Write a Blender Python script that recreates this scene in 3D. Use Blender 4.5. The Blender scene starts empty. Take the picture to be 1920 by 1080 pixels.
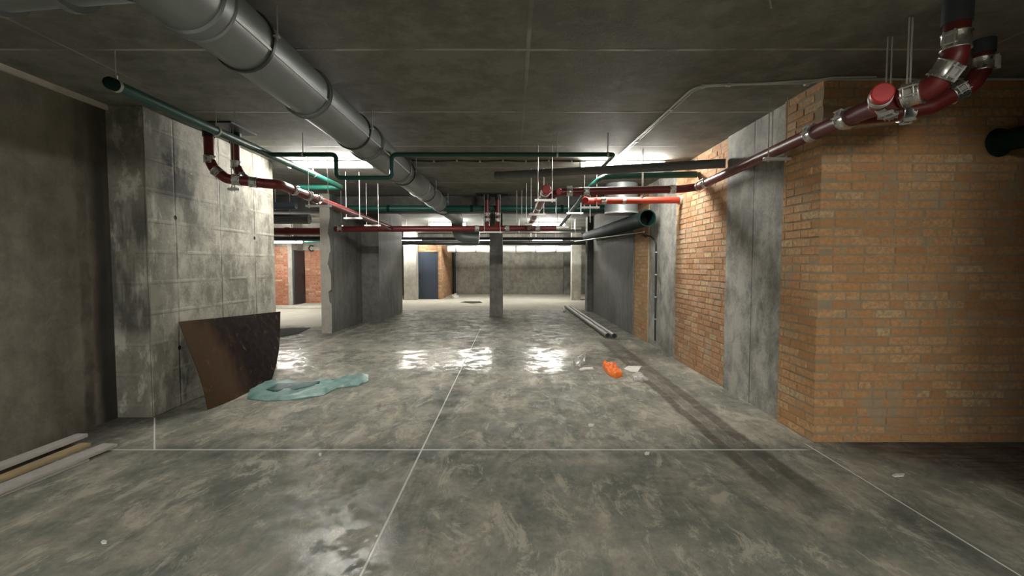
import bpy, bmesh, math, random
from mathutils import Vector, Matrix
random.seed(7)
R = math.radians
V = Vector
SC = bpy.context.scene
COL = SC.collection

# ------------------------------------------------------------------ camera, world, exposure
cam_d = bpy.data.cameras.new('camera')
cam = bpy.data.objects.new('camera', cam_d); COL.objects.link(cam)
cam_d.sensor_width = 36; cam_d.lens = 36*900/1920; cam_d.clip_start = .02; cam_d.clip_end = 200
cam.location = (0, 0, 1.5); cam.rotation_euler = (R(90)-math.atan(45/900), 0, 0)
SC.camera = cam
w = bpy.data.worlds.new('world'); SC.world = w; w.use_nodes = True
w.node_tree.nodes['Background'].inputs[0].default_value = (.6, .65, .7, 1)
w.node_tree.nodes['Background'].inputs[1].default_value = 0.0
SC.view_settings.view_transform = 'Standard'; SC.view_settings.look = 'None'
SC.view_settings.exposure = 2.36; SC.view_settings.gamma = 1
LAMP = 34.0           # emission of the ceiling lamps' diffusers

# ------------------------------------------------------------------ node helper
class NT:
    def __init__(s, name):
        s.m = bpy.data.materials.new(name); s.m.use_nodes = True
        s.t = s.m.node_tree; s.b = s.t.nodes['Principled BSDF']
        g = s.t.nodes.new('ShaderNodeNewGeometry'); s.pos = g.outputs['Position']; s.island = g.outputs['Random Per Island']
        s.obj = s.t.nodes.new('ShaderNodeTexCoord').outputs['Object']
        sp = s.t.nodes.new('ShaderNodeSeparateXYZ'); s.t.links.new(s.pos, sp.inputs[0])
        s.x, s.y, s.z = sp.outputs
    def put(s, inp, v):
        if v is None: return
        if isinstance(v, bpy.types.NodeSocket): s.t.links.new(v, inp)
        else:
            if isinstance(v, tuple) and len(v) == 3 and inp.type == 'RGBA': v = (*v, 1)
            inp.default_value = v
    def math(s, op, a, b=None, c=None, clamp=False):
        n = s.t.nodes.new('ShaderNodeMath'); n.operation = op; n.use_clamp = clamp
        for i, v in enumerate((a, b, c)): s.put(n.inputs[i], v)
        return n.outputs[0]
    def noise(s, scale=5, detail=6, rough=.6, co=None, dist=0, stretch=None, off=None):
        co = co or s.pos
        if stretch or off:
            mp = s.t.nodes.new('ShaderNodeMapping'); s.t.links.new(co, mp.inputs[0])
            if stretch: mp.inputs['Scale'].default_value = stretch
            if off: mp.inputs['Location'].default_value = off
            co = mp.outputs[0]
        n = s.t.nodes.new('ShaderNodeTexNoise'); s.t.links.new(co, n.inputs['Vector'])
        n.inputs['Scale'].default_value = scale; n.inputs['Detail'].default_value = detail
        n.inputs['Roughness'].default_value = rough; n.inputs['Distortion'].default_value = dist
        return n.outputs['Fac']
    def step(s, v, lo, hi, a=0., b=1.):
        n = s.t.nodes.new('ShaderNodeMapRange'); n.interpolation_type = 'SMOOTHSTEP'
        s.put(n.inputs['Value'], v); n.inputs['From Min'].default_value = lo; n.inputs['From Max'].default_value = hi
        n.inputs['To Min'].default_value = a; n.inputs['To Max'].default_value = b
        return n.outputs[0]
    def mix(s, fac, a, b, mode='MIX'):
        n = s.t.nodes.new('ShaderNodeMix'); n.data_type = 'RGBA'; n.blend_type = mode
        s.put(n.inputs[0], fac); s.put(n.inputs[6], a); s.put(n.inputs[7], b)
        return n.outputs[2]
    def ramp(s, v, stops):
        n = s.t.nodes.new('ShaderNodeValToRGB'); s.put(n.inputs[0], v)
        e = n.color_ramp.elements
        while len(e) < len(stops): e.new(.5)
        for k, (p, c) in enumerate(stops): e[k].position = p; e[k].color = (*c, 1)
        return n.outputs[0]
    def bump(s, h, strength=.3, dist=.01, prev=None):
        n = s.t.nodes.new('ShaderNodeBump'); n.inputs['Strength'].default_value = strength
        n.inputs['Distance'].default_value = dist; s.put(n.inputs['Height'], h)
        if prev: s.t.links.new(prev, n.inputs['Normal'])
        s.t.links.new(n.outputs[0], s.b.inputs['Normal']); return n.outputs[0]
    def out(s, color=None, rough=None, metal=None, **k):
        s.put(s.b.inputs['Base Color'], color); s.put(s.b.inputs['Roughness'], rough); s.put(s.b.inputs['Metallic'], metal)
        for n, v in k.items(): s.put(s.b.inputs[n.replace('_', ' ')], v)
        return s.m
    # a thin line where coordinate c is near v (half width hw), wobbling a little
    def line(s, c, v, hw, soft=None, wob=0.):
        if wob:
            c = s.math('ADD', c, s.math('MULTIPLY', s.math('SUBTRACT', s.noise(3, 2), .5), wob))
        d = s.math('ABSOLUTE', s.math('SUBTRACT', c, v))
        return s.step(d, hw, hw+(soft or hw), 1., 0.)
    def lines(s, c, off, per, hw, soft=None):
        m = s.math('PINGPONG', s.math('SUBTRACT', c, off), per/2)
        return s.step(m, hw, hw+(soft or hw), 1., 0.)
    def band(s, c, lo, hi, soft):
        return s.math('MULTIPLY', s.step(c, lo-soft, lo+soft), s.step(c, hi-soft, hi+soft, 1., 0.))
    def mul(s, *a):
        o = a[0]
        for b in a[1:]: o = s.math('MULTIPLY', o, b)
        return o
    def mx(s, *a):
        o = a[0]
        for b in a[1:]: o = s.math('MAXIMUM', o, b)
        return o

def simple(name, col, rough=.5, metal=0., var=.15, scale=8, bump=0., spec=None, spots=None):
    n = NT(name)
    f = n.noise(scale, 6, .65, n.obj)
    c = n.mix(f, tuple(v*(1-var) for v in col), tuple(min(1, v*(1+var)) for v in col))
    if spots: c = n.mix(n.step(n.noise(scale*3, 5, .7, n.obj), .58, .7), c, spots)
    m = n.out(c, n.step(f, .2, .8, max(.03, rough-.07), min(1, rough+.07)), metal)
    if bump: n.bump(n.noise(scale*5, 6, .6, n.obj), bump, .004)
    if spec is not None: n.b.inputs['Specular IOR Level'].default_value = spec
    return m

def concrete(name, lo, hi, seam_h=None, seam_v=None, axis='y', dark=.35, stain=.5, bump=.35, light=None, extra=None):
    """cast concrete: clouds, pour marks, formwork seams"""
    n = NT(name)
    big = n.noise(.9, 5, .6, dist=.6); mid = n.noise(4.5, 8, .68, dist=.4, off=(3, 1, 7)); fine = n.noise(38, 6, .7)
    drip = n.noise(2.4, 6, .65, stretch=(2.2, 2.2, .28), off=(5, 2, 0))
    v = n.math('ADD', n.mul(big, .35), n.math('ADD', n.mul(mid, .45), n.mul(drip, .2)))
    v = n.math('ADD', v, n.mul(n.math('SUBTRACT', fine, .5), .16))
    c = n.ramp(v, [(.42, lo), (.5, tuple((a+b)/2 for a, b in zip(lo, hi))), (.57, hi)])
    dk = tuple(a*dark for a in lo)
    c = n.mix(n.mul(n.step(n.noise(1.6, 7, .7, stretch=(1, 1, .45), off=(9, 4, 2)), .56, .7), stain), c, dk)
    co = dict(x=n.x, y=n.y, z=n.z)
    h = n.math('ADD', n.mul(mid, .5), n.mul(fine, .3))
    if seam_v:
        l = n.lines(co[axis], seam_v[0], seam_v[1], .006, .012)
        l = n.mul(l, n.step(n.noise(2.2, 3), .35, .6, .35, 1))
        c = n.mix(n.mul(l, .65), c, dk); h = n.math('SUBTRACT', h, n.mul(l, .7))
    if seam_h:
        l = n.lines(n.z, seam_h[0], seam_h[1], .007, .016)
        l = n.mul(l, n.step(n.noise(2.6, 3, off=(1, 8, 3)), .4, .62, .15, 1))
        c = n.mix(n.mul(l, .5), c, light or hi); h = n.math('ADD', h, n.mul(l, .5))
    if extra: c, h = extra(n, c, h)
    n.bump(h, bump, .02)
    return n.out(c, n.step(mid, .3, .7, .72, .92), 0., Specular_IOR_Level=.3)

# ------------------------------------------------------------------ materials
def ceil_extra(n, c, h):
    l = n.mul(n.lines(n.y, 3.44, 1.38, .006, .016), n.step(n.noise(1.7, 5, .6), .42, .56, .12, 1))
    g = n.mul(n.lines(n.y, 3.44, 1.38, .03, .22), .22)
    lx = n.mul(n.lines(n.x, .11, 3.2, .007, .012), n.step(n.noise(1.5, 3, off=(4, 4, 4)), .4, .58, .2, 1), n.step(n.y, 3.2, 4.4, .7, .12))
    gx = n.mul(n.lines(n.x, .11, 3.2, .05, .3), .25)
    c = n.mix(n.mx(g, gx), c, (.24, .235, .21)); c = n.mix(n.mx(l, lx), c, (.42, .41, .37))
    pat = n.mul(n.step(n.noise(1.1, 7, .65, dist=1.2, off=(11, 3, 5)), .58, .66), .3)
    c = n.mix(pat, c, (.3, .3, .27))
    return c, n.math('ADD', h, n.mul(n.mx(l, lx), 1.2))
M = {}
M['ceiling'] = concrete('ceiling_concrete', (.14, .138, .117), (.25, .246, .212), stain=.25, bump=.3, extra=ceil_extra)
def wl_extra(n, c, h):
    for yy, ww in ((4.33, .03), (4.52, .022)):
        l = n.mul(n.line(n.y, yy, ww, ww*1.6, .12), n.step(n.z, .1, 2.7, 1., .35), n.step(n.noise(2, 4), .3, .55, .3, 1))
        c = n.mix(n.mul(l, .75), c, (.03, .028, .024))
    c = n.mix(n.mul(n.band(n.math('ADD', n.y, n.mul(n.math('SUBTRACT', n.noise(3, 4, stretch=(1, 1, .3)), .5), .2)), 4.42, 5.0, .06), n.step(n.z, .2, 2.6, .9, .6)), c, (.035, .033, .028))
    c = n.mix(n.mul(n.step(n.noise(1.3, 6, .6, stretch=(1, .8, .35), off=(3, 9, 3)), .5, .64), .45), c, (.08, .074, .06))
    return c, h
M['wall_left'] = concrete('left_wall_concrete', (.14, .128, .1), (.24, .22, .178), stain=.3, bump=.3, extra=wl_extra)
def pier_extra(n, c, h):
    c = n.mix(n.mul(n.step(n.math('ADD', n.y, n.mul(n.math('SUBTRACT', n.noise(2.2, 6, .65, stretch=(1, 1, .4)), .5), .8)), 5.15, 4.7), .6), c, (.11, .112, .09))
    c = n.mix(n.mul(n.step(n.noise(6, 8, .7, stretch=(1, 1, .5), off=(1, 1, 1)), .5, .62), .45), c, (.62, .6, .53))
    c = n.mix(n.mul(n.step(n.y, 4.64, 4.63), n.step(n.z, 2.3, 1.9), n.step(n.z, .75, .9), n.step(n.noise(2, 4, stretch=(2, 2, .4)), .35, .5), .75), c, (.035, .035, .03))
    k = n.mul(n.step(n.math('SUBTRACT', n.math('POWER', n.math('SUBTRACT', n.y, 5.05), 2.), 0.), .02, .11, 1, 0), n.band(n.z, 2.15, 2.75, .15))
    c = n.mix(n.mul(k, n.step(n.noise(5, 5), .35, .6)), c, (.05, .05, .045))
    for (hy, hz) in ((5.02, 1.98), (6.55, 1.85), (5.02, .62), (6.55, .6)):
        d = n.math('ADD', n.math('POWER', n.math('SUBTRACT', n.y, hy), 2.), n.math('POWER', n.math('SUBTRACT', n.z, hz), 2.))
        s_ = n.step(d, .0004, .0007, 1, 0); c = n.mix(s_, c, (.01, .01, .01)); h = n.math('SUBTRACT', h, n.mul(s_, 3.))
    return c, h
M['pier'] = concrete('pier_concrete', (.22, .212, .175), (.52, .5, .435), (.42, .3), (5.02, .765), 'y', .4, .7, .55, (.5, .485, .43), pier_extra)
M['wall_mid'] = concrete('mid_wall_concrete', (.13, .13, .12), (.22, .22, .2), None, (10.5, 1.5), 'y', .4, .45, .35)
M['wall_right'] = concrete('right_wall_concrete', (.2, .198, .18), (.48, .47, .43), None, (5.12, 3.5), 'y', .3, .8, .6)
M['column'] = concrete('column_concrete', (.13, .13, .115), (.25, .245, .22), (.3, 1.3), None, 'y', .3, .5, .45)
M['pale_column'] = concrete('pale_column_concrete', (.42, .4, .35), (.62, .6, .53), None, None, 'y', .5, .3, .4)
M['far'] = concrete('far_wall_concrete', (.24, .23, .2), (.42, .4, .35), (.4, 1.3), (-1, 2.4), 'x', .5, .45, .4)
M['beam'] = concrete('beam_concrete', (.07, .07, .065), (.13, .13, .12))

def make_floor():
    n = NT('floor_polished_concrete')
    a = n.noise(.7, 5, .6, dist=.8); b = n.noise(2.1, 10, .72, dist=.5, stretch=(1.25, .7, 1), off=(2, 7, 0))
    f = n.noise(13, 9, .74, dist=.2); g = n.noise(70, 4, .6)
    v = n.math('ADD', n.mul(a, .3), n.math('ADD', n.mul(b, .5), n.mul(f, .2)))
    c = n.ramp(v, [(.41, (.17, .178, .152)), (.475, (.245, .245, .207)), (.53, (.34, .32, .267)), (.6, (.49, .458, .38))])
    c = n.mix(n.mul(n.step(n.noise(1.3, 6, .65, off=(20, 3, 0)), .5, .66), .45), c, (.17, .195, .183))   # greenish grey wash
    c = n.mix(n.mul(n.step(n.noise(3.4, 10, .78, dist=.6, stretch=(1.4, .6, 1), off=(0, 13, 0)), .52, .6), .6), c, (.58, .54, .45))  # scuffs
    c = n.mix(n.mul(n.step(n.noise(3.8, 10, .76, dist=.5, stretch=(1.3, .65, 1), off=(30, 3, 0)), .52, .62), .5), c, (.12, .135, .125))
    # pale dusty screed, back and left aisle; lamp brightness also put into its colour
    ye = n.math('ADD', n.y, n.mul(n.math('SUBTRACT', n.noise(1.2, 4), .5), .5))
    dusty_lit = n.mx(n.step(ye, 15.5, 15.75), n.mul(n.step(n.x, -4.0, -4.4), n.step(ye, 11.3, 11.9)))
    c = n.mix(n.mul(dusty_lit, .85), c, n.mix(b, (.42, .4, .34), (.64, .61, .53)))
    # dark joint bands and pale saw cuts
    j_long = n.mul(n.line(n.x, -.73, .004, .005), n.step(n.y, 10.9, 11.3, 1, 0))
    j_tr = n.mul(n.line(n.y, 3.81, .005, .006), n.step(n.x, -3.3, -3.2), n.step(n.x, 2.36, 2.42, 1, 0))
    j_r = n.mul(n.line(n.x, 2.45, .004, .004), n.step(n.y, 3.9, 4.0, 1, 0))
    j_l = n.mul(n.line(n.math('ADD', n.x, n.mul(n.math('SUBTRACT', n.y, 3.85), .743)), -2.92, .005, .005), n.band(n.y, 3.82, 4.62, .02))
    j_s = n.mul(n.line(n.x, -3.62, .03, .04, .2), n.band(n.y, 6.6, 12.5, .3), .6)
    dark_band = n.mx(n.mul(n.line(n.x, -.70, .05, .12, .1), n.step(n.y, 10.8, 11.3, 1, 0)), n.mul(n.line(n.y, 3.78, .06, .14, .12), n.step(n.x, 2.5, 2.7, 1, 0)),
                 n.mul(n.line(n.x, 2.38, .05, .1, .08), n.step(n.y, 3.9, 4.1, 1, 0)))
    c = n.mix(n.mul(dark_band, n.step(b, .3, .6, .8, .35), .75), c, (.065, .075, .075))
    wig = n.mul(n.math('SUBTRACT', n.noise(1.1, 3), .5), .12)
    xs = n.math('ADD', n.x, wig)
    tr = n.mx(n.line(xs, 1.74, .03, .04), n.line(xs, 1.97, .04, .05), n.mul(n.line(xs, 1.85, .04, .04), .6))
    tr = n.mul(tr, n.band(n.y, 3.0, 9.3, .5), n.step(n.noise(9, 6, .7), .3, .5, .55, 1))
    c = n.mix(n.mul(tr, .72), c, (.09, .072, .058))
    rd = n.mul(n.step(n.math('ADD', n.math('SUBTRACT', n.x, n.mul(n.y, -.55)), n.mul(n.math('SUBTRACT', n.noise(2.5, 6, .7), .5), .9)), 4.75, 5.3), n.step(n.x, 2.6, 2.9), n.step(n.y, 4.1, 4.3, 1, 0))
    strk = n.noise(3, 6, .7, stretch=(.6, 7, 1))
    c = n.mix(n.mul(rd, n.step(strk, .3, .6, .95, .6)), c, (.07, .048, .036))
    dirt_and_shadow = n.mul(n.step(n.math('ADD', n.x, n.mul(n.math('SUBTRACT', n.noise(3, 7, .7), .5), 1.1)), -3.2, -3.6), n.step(n.y, 4.9, 4.6, 1, 0) if 0 else n.step(n.y, 4.6, 5.1, 1, 0))
    c = n.mix(n.mul(dirt_and_shadow, .7), c, (.06, .055, .045))
    c = n.mix(n.mx(j_long, j_tr, j_r, j_l), c, (.72, .72, .68)); c = n.mix(j_s, c, (.52, .5, .44))
    c = n.mix(n.mul(n.step(g, .66, .74), .4), c, (.4, .39, .35))
    rough = n.math('ADD', n.step(n.noise(4, 9, .75, off=(8, 8, 0)), .46, .56, .1, .5), n.mul(f, .1))
    worn = n.mx(n.band(n.math('ADD', n.y, n.mul(n.math('SUBTRACT', a, .5), 1.5)), 6.7, 8.5, .35), n.mul(n.band(n.x, -1.6, -.2, .2), n.step(n.y, 2.9, 3.3, 1, 0)))
    rough = n.math('ADD', rough, n.math('SUBTRACT', .34, n.mul(worn, .34)))
    rough = n.math('ADD', rough, n.mul(n.mx(dusty_lit, n.mul(tr, .5), n.mul(rd, .6)), .4), clamp=True)
    h = n.math('ADD', n.mul(f, .6), n.mul(n.noise(34, 6, .7, dist=.4), .8))
    p = n.bump(n.noise(2.2, 3, .5), .05, .02)
    n.bump(n.math('SUBTRACT', h, n.mul(n.mx(j_long, j_tr, j_r, j_l), 1.5)), .2, .006, p)
    return n.out(c, rough, 0., Specular_IOR_Level=.13)
M['floor'] = make_floor()

def make_brick(name, cols, mortar, smear=.5, pale=.05):
    n = NT(name)
    r = n.island
    c = n.ramp(r, [(0, cols[0]), (.3, cols[1]), (.6, cols[2]), (.93, cols[3])])
    c = n.mix(n.step(n.math('FRACT', n.mul(r, 37.13)), 1-pale, 1-pale+.005), c, (.66, .5, .29))
    f = n.noise(30, 7, .7); m = n.noise(3.4, 7, .68, dist=.7)
    c = n.mix(n.step(f, .35, .7), c, tuple(v*.72 for v in cols[1]))
    big = n.noise(.8, 4, .6, off=(3, 3, 3))
    m2 = n.noise(11, 7, .7, dist=.4, off=(6, 6, 6))
    sm = n.mul(n.step(n.mx(n.math('ADD', n.mul(m, .75), n.mul(f, .25)), n.math('ADD', n.mul(m2, .9), n.mul(f, .1))), .545, .6), smear)
    c = n.mix(sm, c, mortar)
    c = n.mix(n.step(big, .4, .65, 0., .25), c, tuple(v*.55 for v in cols[0]))
    n.bump(n.math('ADD', n.mul(f, .6), n.mul(m, .8)), .75, .018)
    return n.out(c, .88, 0., Specular_IOR_Level=.25)
M['brick'] = make_brick('orange_brick', [(.5, .26, .115), (.6, .325, .145), (.64, .365, .17), (.68, .43, .22)], (.4, .335, .23), .8)
M['brick_side'] = make_brick('pale_orange_brick', [(.44, .22, .11), (.54, .29, .15), (.58, .33, .18), (.66, .42, .26)], (.46, .4, .31), .7, .14)
M['brick_red'] = make_brick('red_brick', [(.4, .14, .08), (.5, .2, .12), (.55, .25, .16), (.6, .33, .22)], (.4, .36, .3), .6, .05)
M['mortar'] = simple('mortar', (.33, .265, .175), .95, 0, .35, 9, .6)
M['red'] = simple('red_pipe_paint', (.15, .02, .019), .38, 0, .2, 5)
M['bright_red'] = simple('bright_red_pipe_paint', (.52, .06, .04), .35, 0, .12, 5)
M['cap_red'] = simple('cap_red', (.5, .03, .03), .45, 0, .1, 6)
M['steel'] = simple('coupling_steel', (.62, .62, .6), .28, .9, .15, 14)
M['zinc'] = simple('zinc_plated', (.68, .68, .66), .38, .6, .1, 14)
M['green'] = simple('green_pipe_paint', (.008, .085, .062), .42, 0, .25, 5)
M['green_light'] = simple('teal_green_paint', (.02, .28, .2), .4, 0, .15, 5)
M['dgreen'] = simple('dark_green_paint', (.002, .02, .015), .75, 0, .2, 5, 0, .2)
M['black'] = simple('black_rubber', (.012, .012, .013), .55, 0, .3, 9)
M['grey_pipe'] = simple('grey_pipe_plastic', (.14, .145, .145), .5, 0, .2, 4)
M['blue_grey'] = simple('blue_grey_pipe', (.05, .06, .075), .5, 0, .2, 4)
M['galv'] = simple('galvanised_sheet', (.27, .3, .3), .46, .35, .14, 3.2)
M['galv_dark'] = simple('dark_clamp_band', (.06, .065, .065), .45, .4, .2, 6)
M['foil'] = simple('foil_wrap', (.82, .82, .8), .45, .35, .15, 12, .6)
M['cable'] = simple('cable', (.02, .02, .02), .6, 0, .1, 6)
M['conduit'] = simple('grey_conduit', (.55, .55, .52), .45, .1, .1, 6)
M['lamp_body'] = simple('lamp_body', (.72, .74, .75), .4, 0, .05, 6)
M['door_blue'] = simple('door_slate_blue', (.036, .05, .075), .45, 0, .12, 3)
M['door_dark'] = simple('door_dark_grey', (.03, .034, .042), .5, 0, .12, 3)
M['wood'] = simple('dusty_grey_wood', (.46, .435, .41), .85, 0, .3, 12, .4)
M['wood_warm'] = simple('raw_wood', (.42, .32, .18), .8, 0, .25, 12, .4)
M['steel_tube'] = simple('weathered_steel_tube', (.16, .16, .13), .5, .1, .3, 6)
M['paint_black'] = simple('black_sign_paint', (.02, .018, .015), .8, 0, .2, 6)
M['white_paper'] = simple('white_paper', (.72, .72, .68), .8, 0, .08, 12, .2)
M['orange'] = simple('orange_plastic', (.95, .2, .012), .4, 0, .12, 14, .3, spots=(.75, .55, .45))
M['clear'] = simple('cloudy_plastic_film', (.5, .5, .47), .28, 0, .3, 20, .5, spots=(.85, .85, .82))
M['grout'] = simple('pale_grout', (.62, .58, .49), .9, 0, .3, 7, .6)
M['dirt_and_shadow'] = simple('shadow_stain_sheet', (.018, .017, .015), .9, 0, .4, 20, .8)  # dark colour for a painted floor shadow and a floor stain
def make_rust():
    n = NT('rusty_sheet')
    a = n.noise(2.2, 4, .55, n.obj, dist=.8); b = n.noise(11, 8, .7, n.obj, dist=.6)
    k = n.step(n.math('ADD', n.y, n.mul(n.math('SUBTRACT', a, .5), .9)), 5.2, 5.75)
    c = n.mix(k, n.mix(b, (.035, .018, .008), (.085, .046, .02)), n.mix(b, (.004, .0011, .0009), (.014, .0042, .0028)))
    c = n.mix(n.mul(n.step(n.noise(7, 5, .6, n.obj, off=(3, 0, 2)), .6, .68), .5), c, (.13, .07, .035))
    n.bump(b, .3, .01)
    return n.out(c, n.step(b, .3, .7, .6, .85), 0., Specular_IOR_Level=.12)
M['rust'] = make_rust()
def make_teal():
    n = NT('teal_tarpaulin')
    b = n.noise(7, 7, .65, n.obj)
    c = n.ramp(b, [(.35, (.12, .24, .22)), (.6, (.24, .4, .37))])
    n.bump(n.noise(16, 4, .6, n.obj, dist=1), .4, .01)
    return n.out(c, .42)
M['teal'] = make_teal(); M['teal_dark'] = simple('teal_tarpaulin_underside', (.035, .1, .1), .5, 0, .2, 8)
def make_emit():
    n = NT('lamp_diffuser'); n.b.inputs['Emission Color'].default_value = (1, .97, .9, 1)
    n.b.inputs['Emission Strength'].default_value = LAMP
    return n.out((.8, .8, .8), .4)
M['lamp'] = make_emit()

# ------------------------------------------------------------------ mesh helpers
ORG = {}
def nb(): return bmesh.new()
def obj(name, bm, mat, parent=None, smooth=False, kind=None, at=None):
    """link bm (world coordinates) as one mesh object; vertices become local to the parent's origin"""
    o_ = ORG[parent.name] if parent else V(at or (0, 0, 0))
    bmesh.ops.recalc_face_normals(bm, faces=bm.faces)
    bmesh.ops.translate(bm, verts=bm.verts, vec=-o_)
    me = bpy.data.meshes.new(name); bm.to_mesh(me); bm.free()
    o = bpy.data.objects.new(name, me); COL.objects.link(o)
    for m_ in (mat if isinstance(mat, (list, tuple)) else [mat]): me.materials.append(m_)
    if parent: o.parent = parent
    else: o.location = o_
    ORG[o.name] = o_
    if smooth:
        for p in me.polygons: p.use_smooth = True
        me.update()
        try: me.set_sharp_from_angle(angle=R(38))
        except Exception: pass
    if kind: o['kind'] = kind
    return o
def tag(o, label, cat, group=None):
    o['label'] = label; o['category'] = cat
    if group: o['group'] = group
    return o
def thing(name, label, cat, loc=(0, 0, 0), group=None):
    o = bpy.data.objects.new(name, None); COL.objects.link(o); o.location = loc; o.empty_display_size = .1
    ORG[o.name] = V(loc); return tag(o, label, cat, group)
def dup(root, loc, label=None, rz=None):
    r = root.copy(); COL.objects.link(r); r.location = loc
    if rz is not None: r.rotation_euler.z = rz
    if label: r['label'] = label
    def rec(a, b):
        for ch in list(a.children):
            if ch == b: continue
            c = ch.copy(); COL.objects.link(c); c.parent = b; c.matrix_parent_inverse = ch.matrix_parent_inverse.copy(); rec(ch, c)
    rec(root, r); return r
def box(bm, x0, x1, y0, y1, z0, z1, bevel=0, mi=0):
    vs = [bm.verts.new((x, y, z)) for z in (z0, z1) for x, y in ((x0, y0), (x1, y0), (x1, y1), (x0, y1))]
    fs = [bm.faces.new([vs[i] for i in q]) for q in ((3, 2, 1, 0), (4, 5, 6, 7), (0, 1, 5, 4), (1, 2, 6, 5), (2, 3, 7, 6), (3, 0, 4, 7))]
    for f_ in fs: f_.material_index = mi
    if bevel:
        bmesh.ops.bevel(bm, geom=list({e for f_ in fs for e in f_.edges}), offset=bevel, segments=2, affect='EDGES')
    return vs
def frame(d):
    d = V(d).normalized(); up = V((0, 0, 1)) if abs(d.z) < .95 else V((0, 1, 0))
    a = d.cross(up).normalized(); return d, a, a.cross(d).normalized()
def fillet(pts, rad):
    pts = [V(p) for p in pts]; out = [pts[0]]
    for i in range(1, len(pts)-1):
        p = pts[i]; a = (pts[i-1]-p); b = (pts[i+1]-p)
        ang = a.angle(b)
        if rad <= 0 or ang > R(178): out.append(p); continue
        t = min(rad/math.tan(ang/2), a.length*.49, b.length*.49)
        s, e = p+a.normalized()*t, p+b.normalized()*t
        for k in range(7):
            u = k/6; out.append(s*(1-u)**2+p*2*u*(1-u)+e*u*u)
    out.append(pts[-1]); return out
def tube(bm, pts, r, seg=18, rad=0., caps=True, wall=0.):
    pts = fillet(pts, rad) if rad or len(pts) > 2 else [V(p) for p in pts]
    rings = []; d0, a, b = frame(pts[1]-pts[0])
    for i, p in enumerate(pts):
        d = ((pts[i+1]-p) if i < len(pts)-1 else (p-pts[i-1])).normalized()
        if 0 < i < len(pts)-1: d = ((pts[i+1]-p).normalized()+(p-pts[i-1]).normalized()).normalized()
        a = (a-d*a.dot(d)).normalized(); b = a.cross(d)
        rr = r[i] if isinstance(r, (list, tuple)) else r
        rings.append([bm.verts.new(p+(a*math.cos(t)+b*math.sin(t))*rr) for t in (2*math.pi*k/seg for k in range(seg))])
    for q, s in zip(rings, rings[1:]):
        for k in range(seg): bm.faces.new((q[k], q[(k+1) % seg], s[(k+1) % seg], s[k]))
    if caps and not wall: bm.faces.new(rings[0][::-1]); bm.faces.new(rings[-1])
    return bm
def rings(bm, p, d, prof, seg=28, caps=True):
    """lathe along direction d from p: prof = [(distance, radius)]"""
    d, a, b = frame(d); p = V(p); rs = []
    for (t, r) in prof:
        rs.append([bm.verts.new(p+d*t+(a*math.cos(q)+b*math.sin(q))*r) for q in (2*math.pi*k/seg for k in range(seg))])
    for q, s in zip(rs, rs[1:]):
        for k in range(seg): bm.faces.new((q[k], q[(k+1) % seg], s[(k+1) % seg], s[k]))
    if caps: bm.faces.new(rs[0][::-1]); bm.faces.new(rs[-1])
    return bm
def obox(bm, c, d, up, l, w_, h, bevel=0):
    """box centred c, length l along d, width w_ across, height h along up"""
    d = V(d).normalized(); up = V(up); up = (up-d*up.dot(d)).normalized(); s = d.cross(up); c = V(c)
    n0 = len(bm.verts); vs = box(bm, -l/2, l/2, -w_/2, w_/2, -h/2, h/2)
    for v in vs: v.co = c+d*v.co.x+s*v.co.y+up*v.co.z
    if bevel: bmesh.ops.bevel(bm, geom=list({e for v in vs for e in v.link_edges}), offset=bevel, segments=2, affect='EDGES')

def coupling(p, d, r, parent, side=(1, 0, 0), up=(0, 0, 1)):
    """stainless band with rolled lips, a clamp lug with windowed plate and two bolts"""
    d = V(d).normalized(); p = V(p); L = r*1.55
    bm = nb()
    rings(bm, p-d*L/2, d, [(0, r*1.02), (0, r*1.17), (L*.05, r*1.2), (L*.12, r*1.12), (L*.5, r*1.09), (L*.88, r*1.12), (L*.95, r*1.2), (L, r*1.17), (L, r*1.02)], 24)
    sd = V(side); sd = sd-d*sd.dot(d)
    if sd.length < .1: sd = V((0, 0, 1))-d*d.z
    sd.normalize(); t = d.cross(sd)
    band = obj('coupling', bm, M['steel'], parent, True)
    bm = nb()
    for s in (-1, 1): obox(bm, p+sd*r*1.26+t*s*r*.42, d, sd, L*.94, r*.14, r*.42, r*.03)
    obox(bm, p+sd*r*1.16, d, sd, L*.5, r*.5, r*.08, r*.02)
    for s in (-1, 1):
        q = p+sd*r*1.3+d*s*L*.27
        tube(bm, [q-t*r*.55, q+t*r*.6], r*.07, 8)
        rings(bm, q+t*r*.38, t, [(0, r*.13), (r*.14, r*.13)], 6)
    obj('clamp_lug', bm, M['zinc'], band)
    return band

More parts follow.
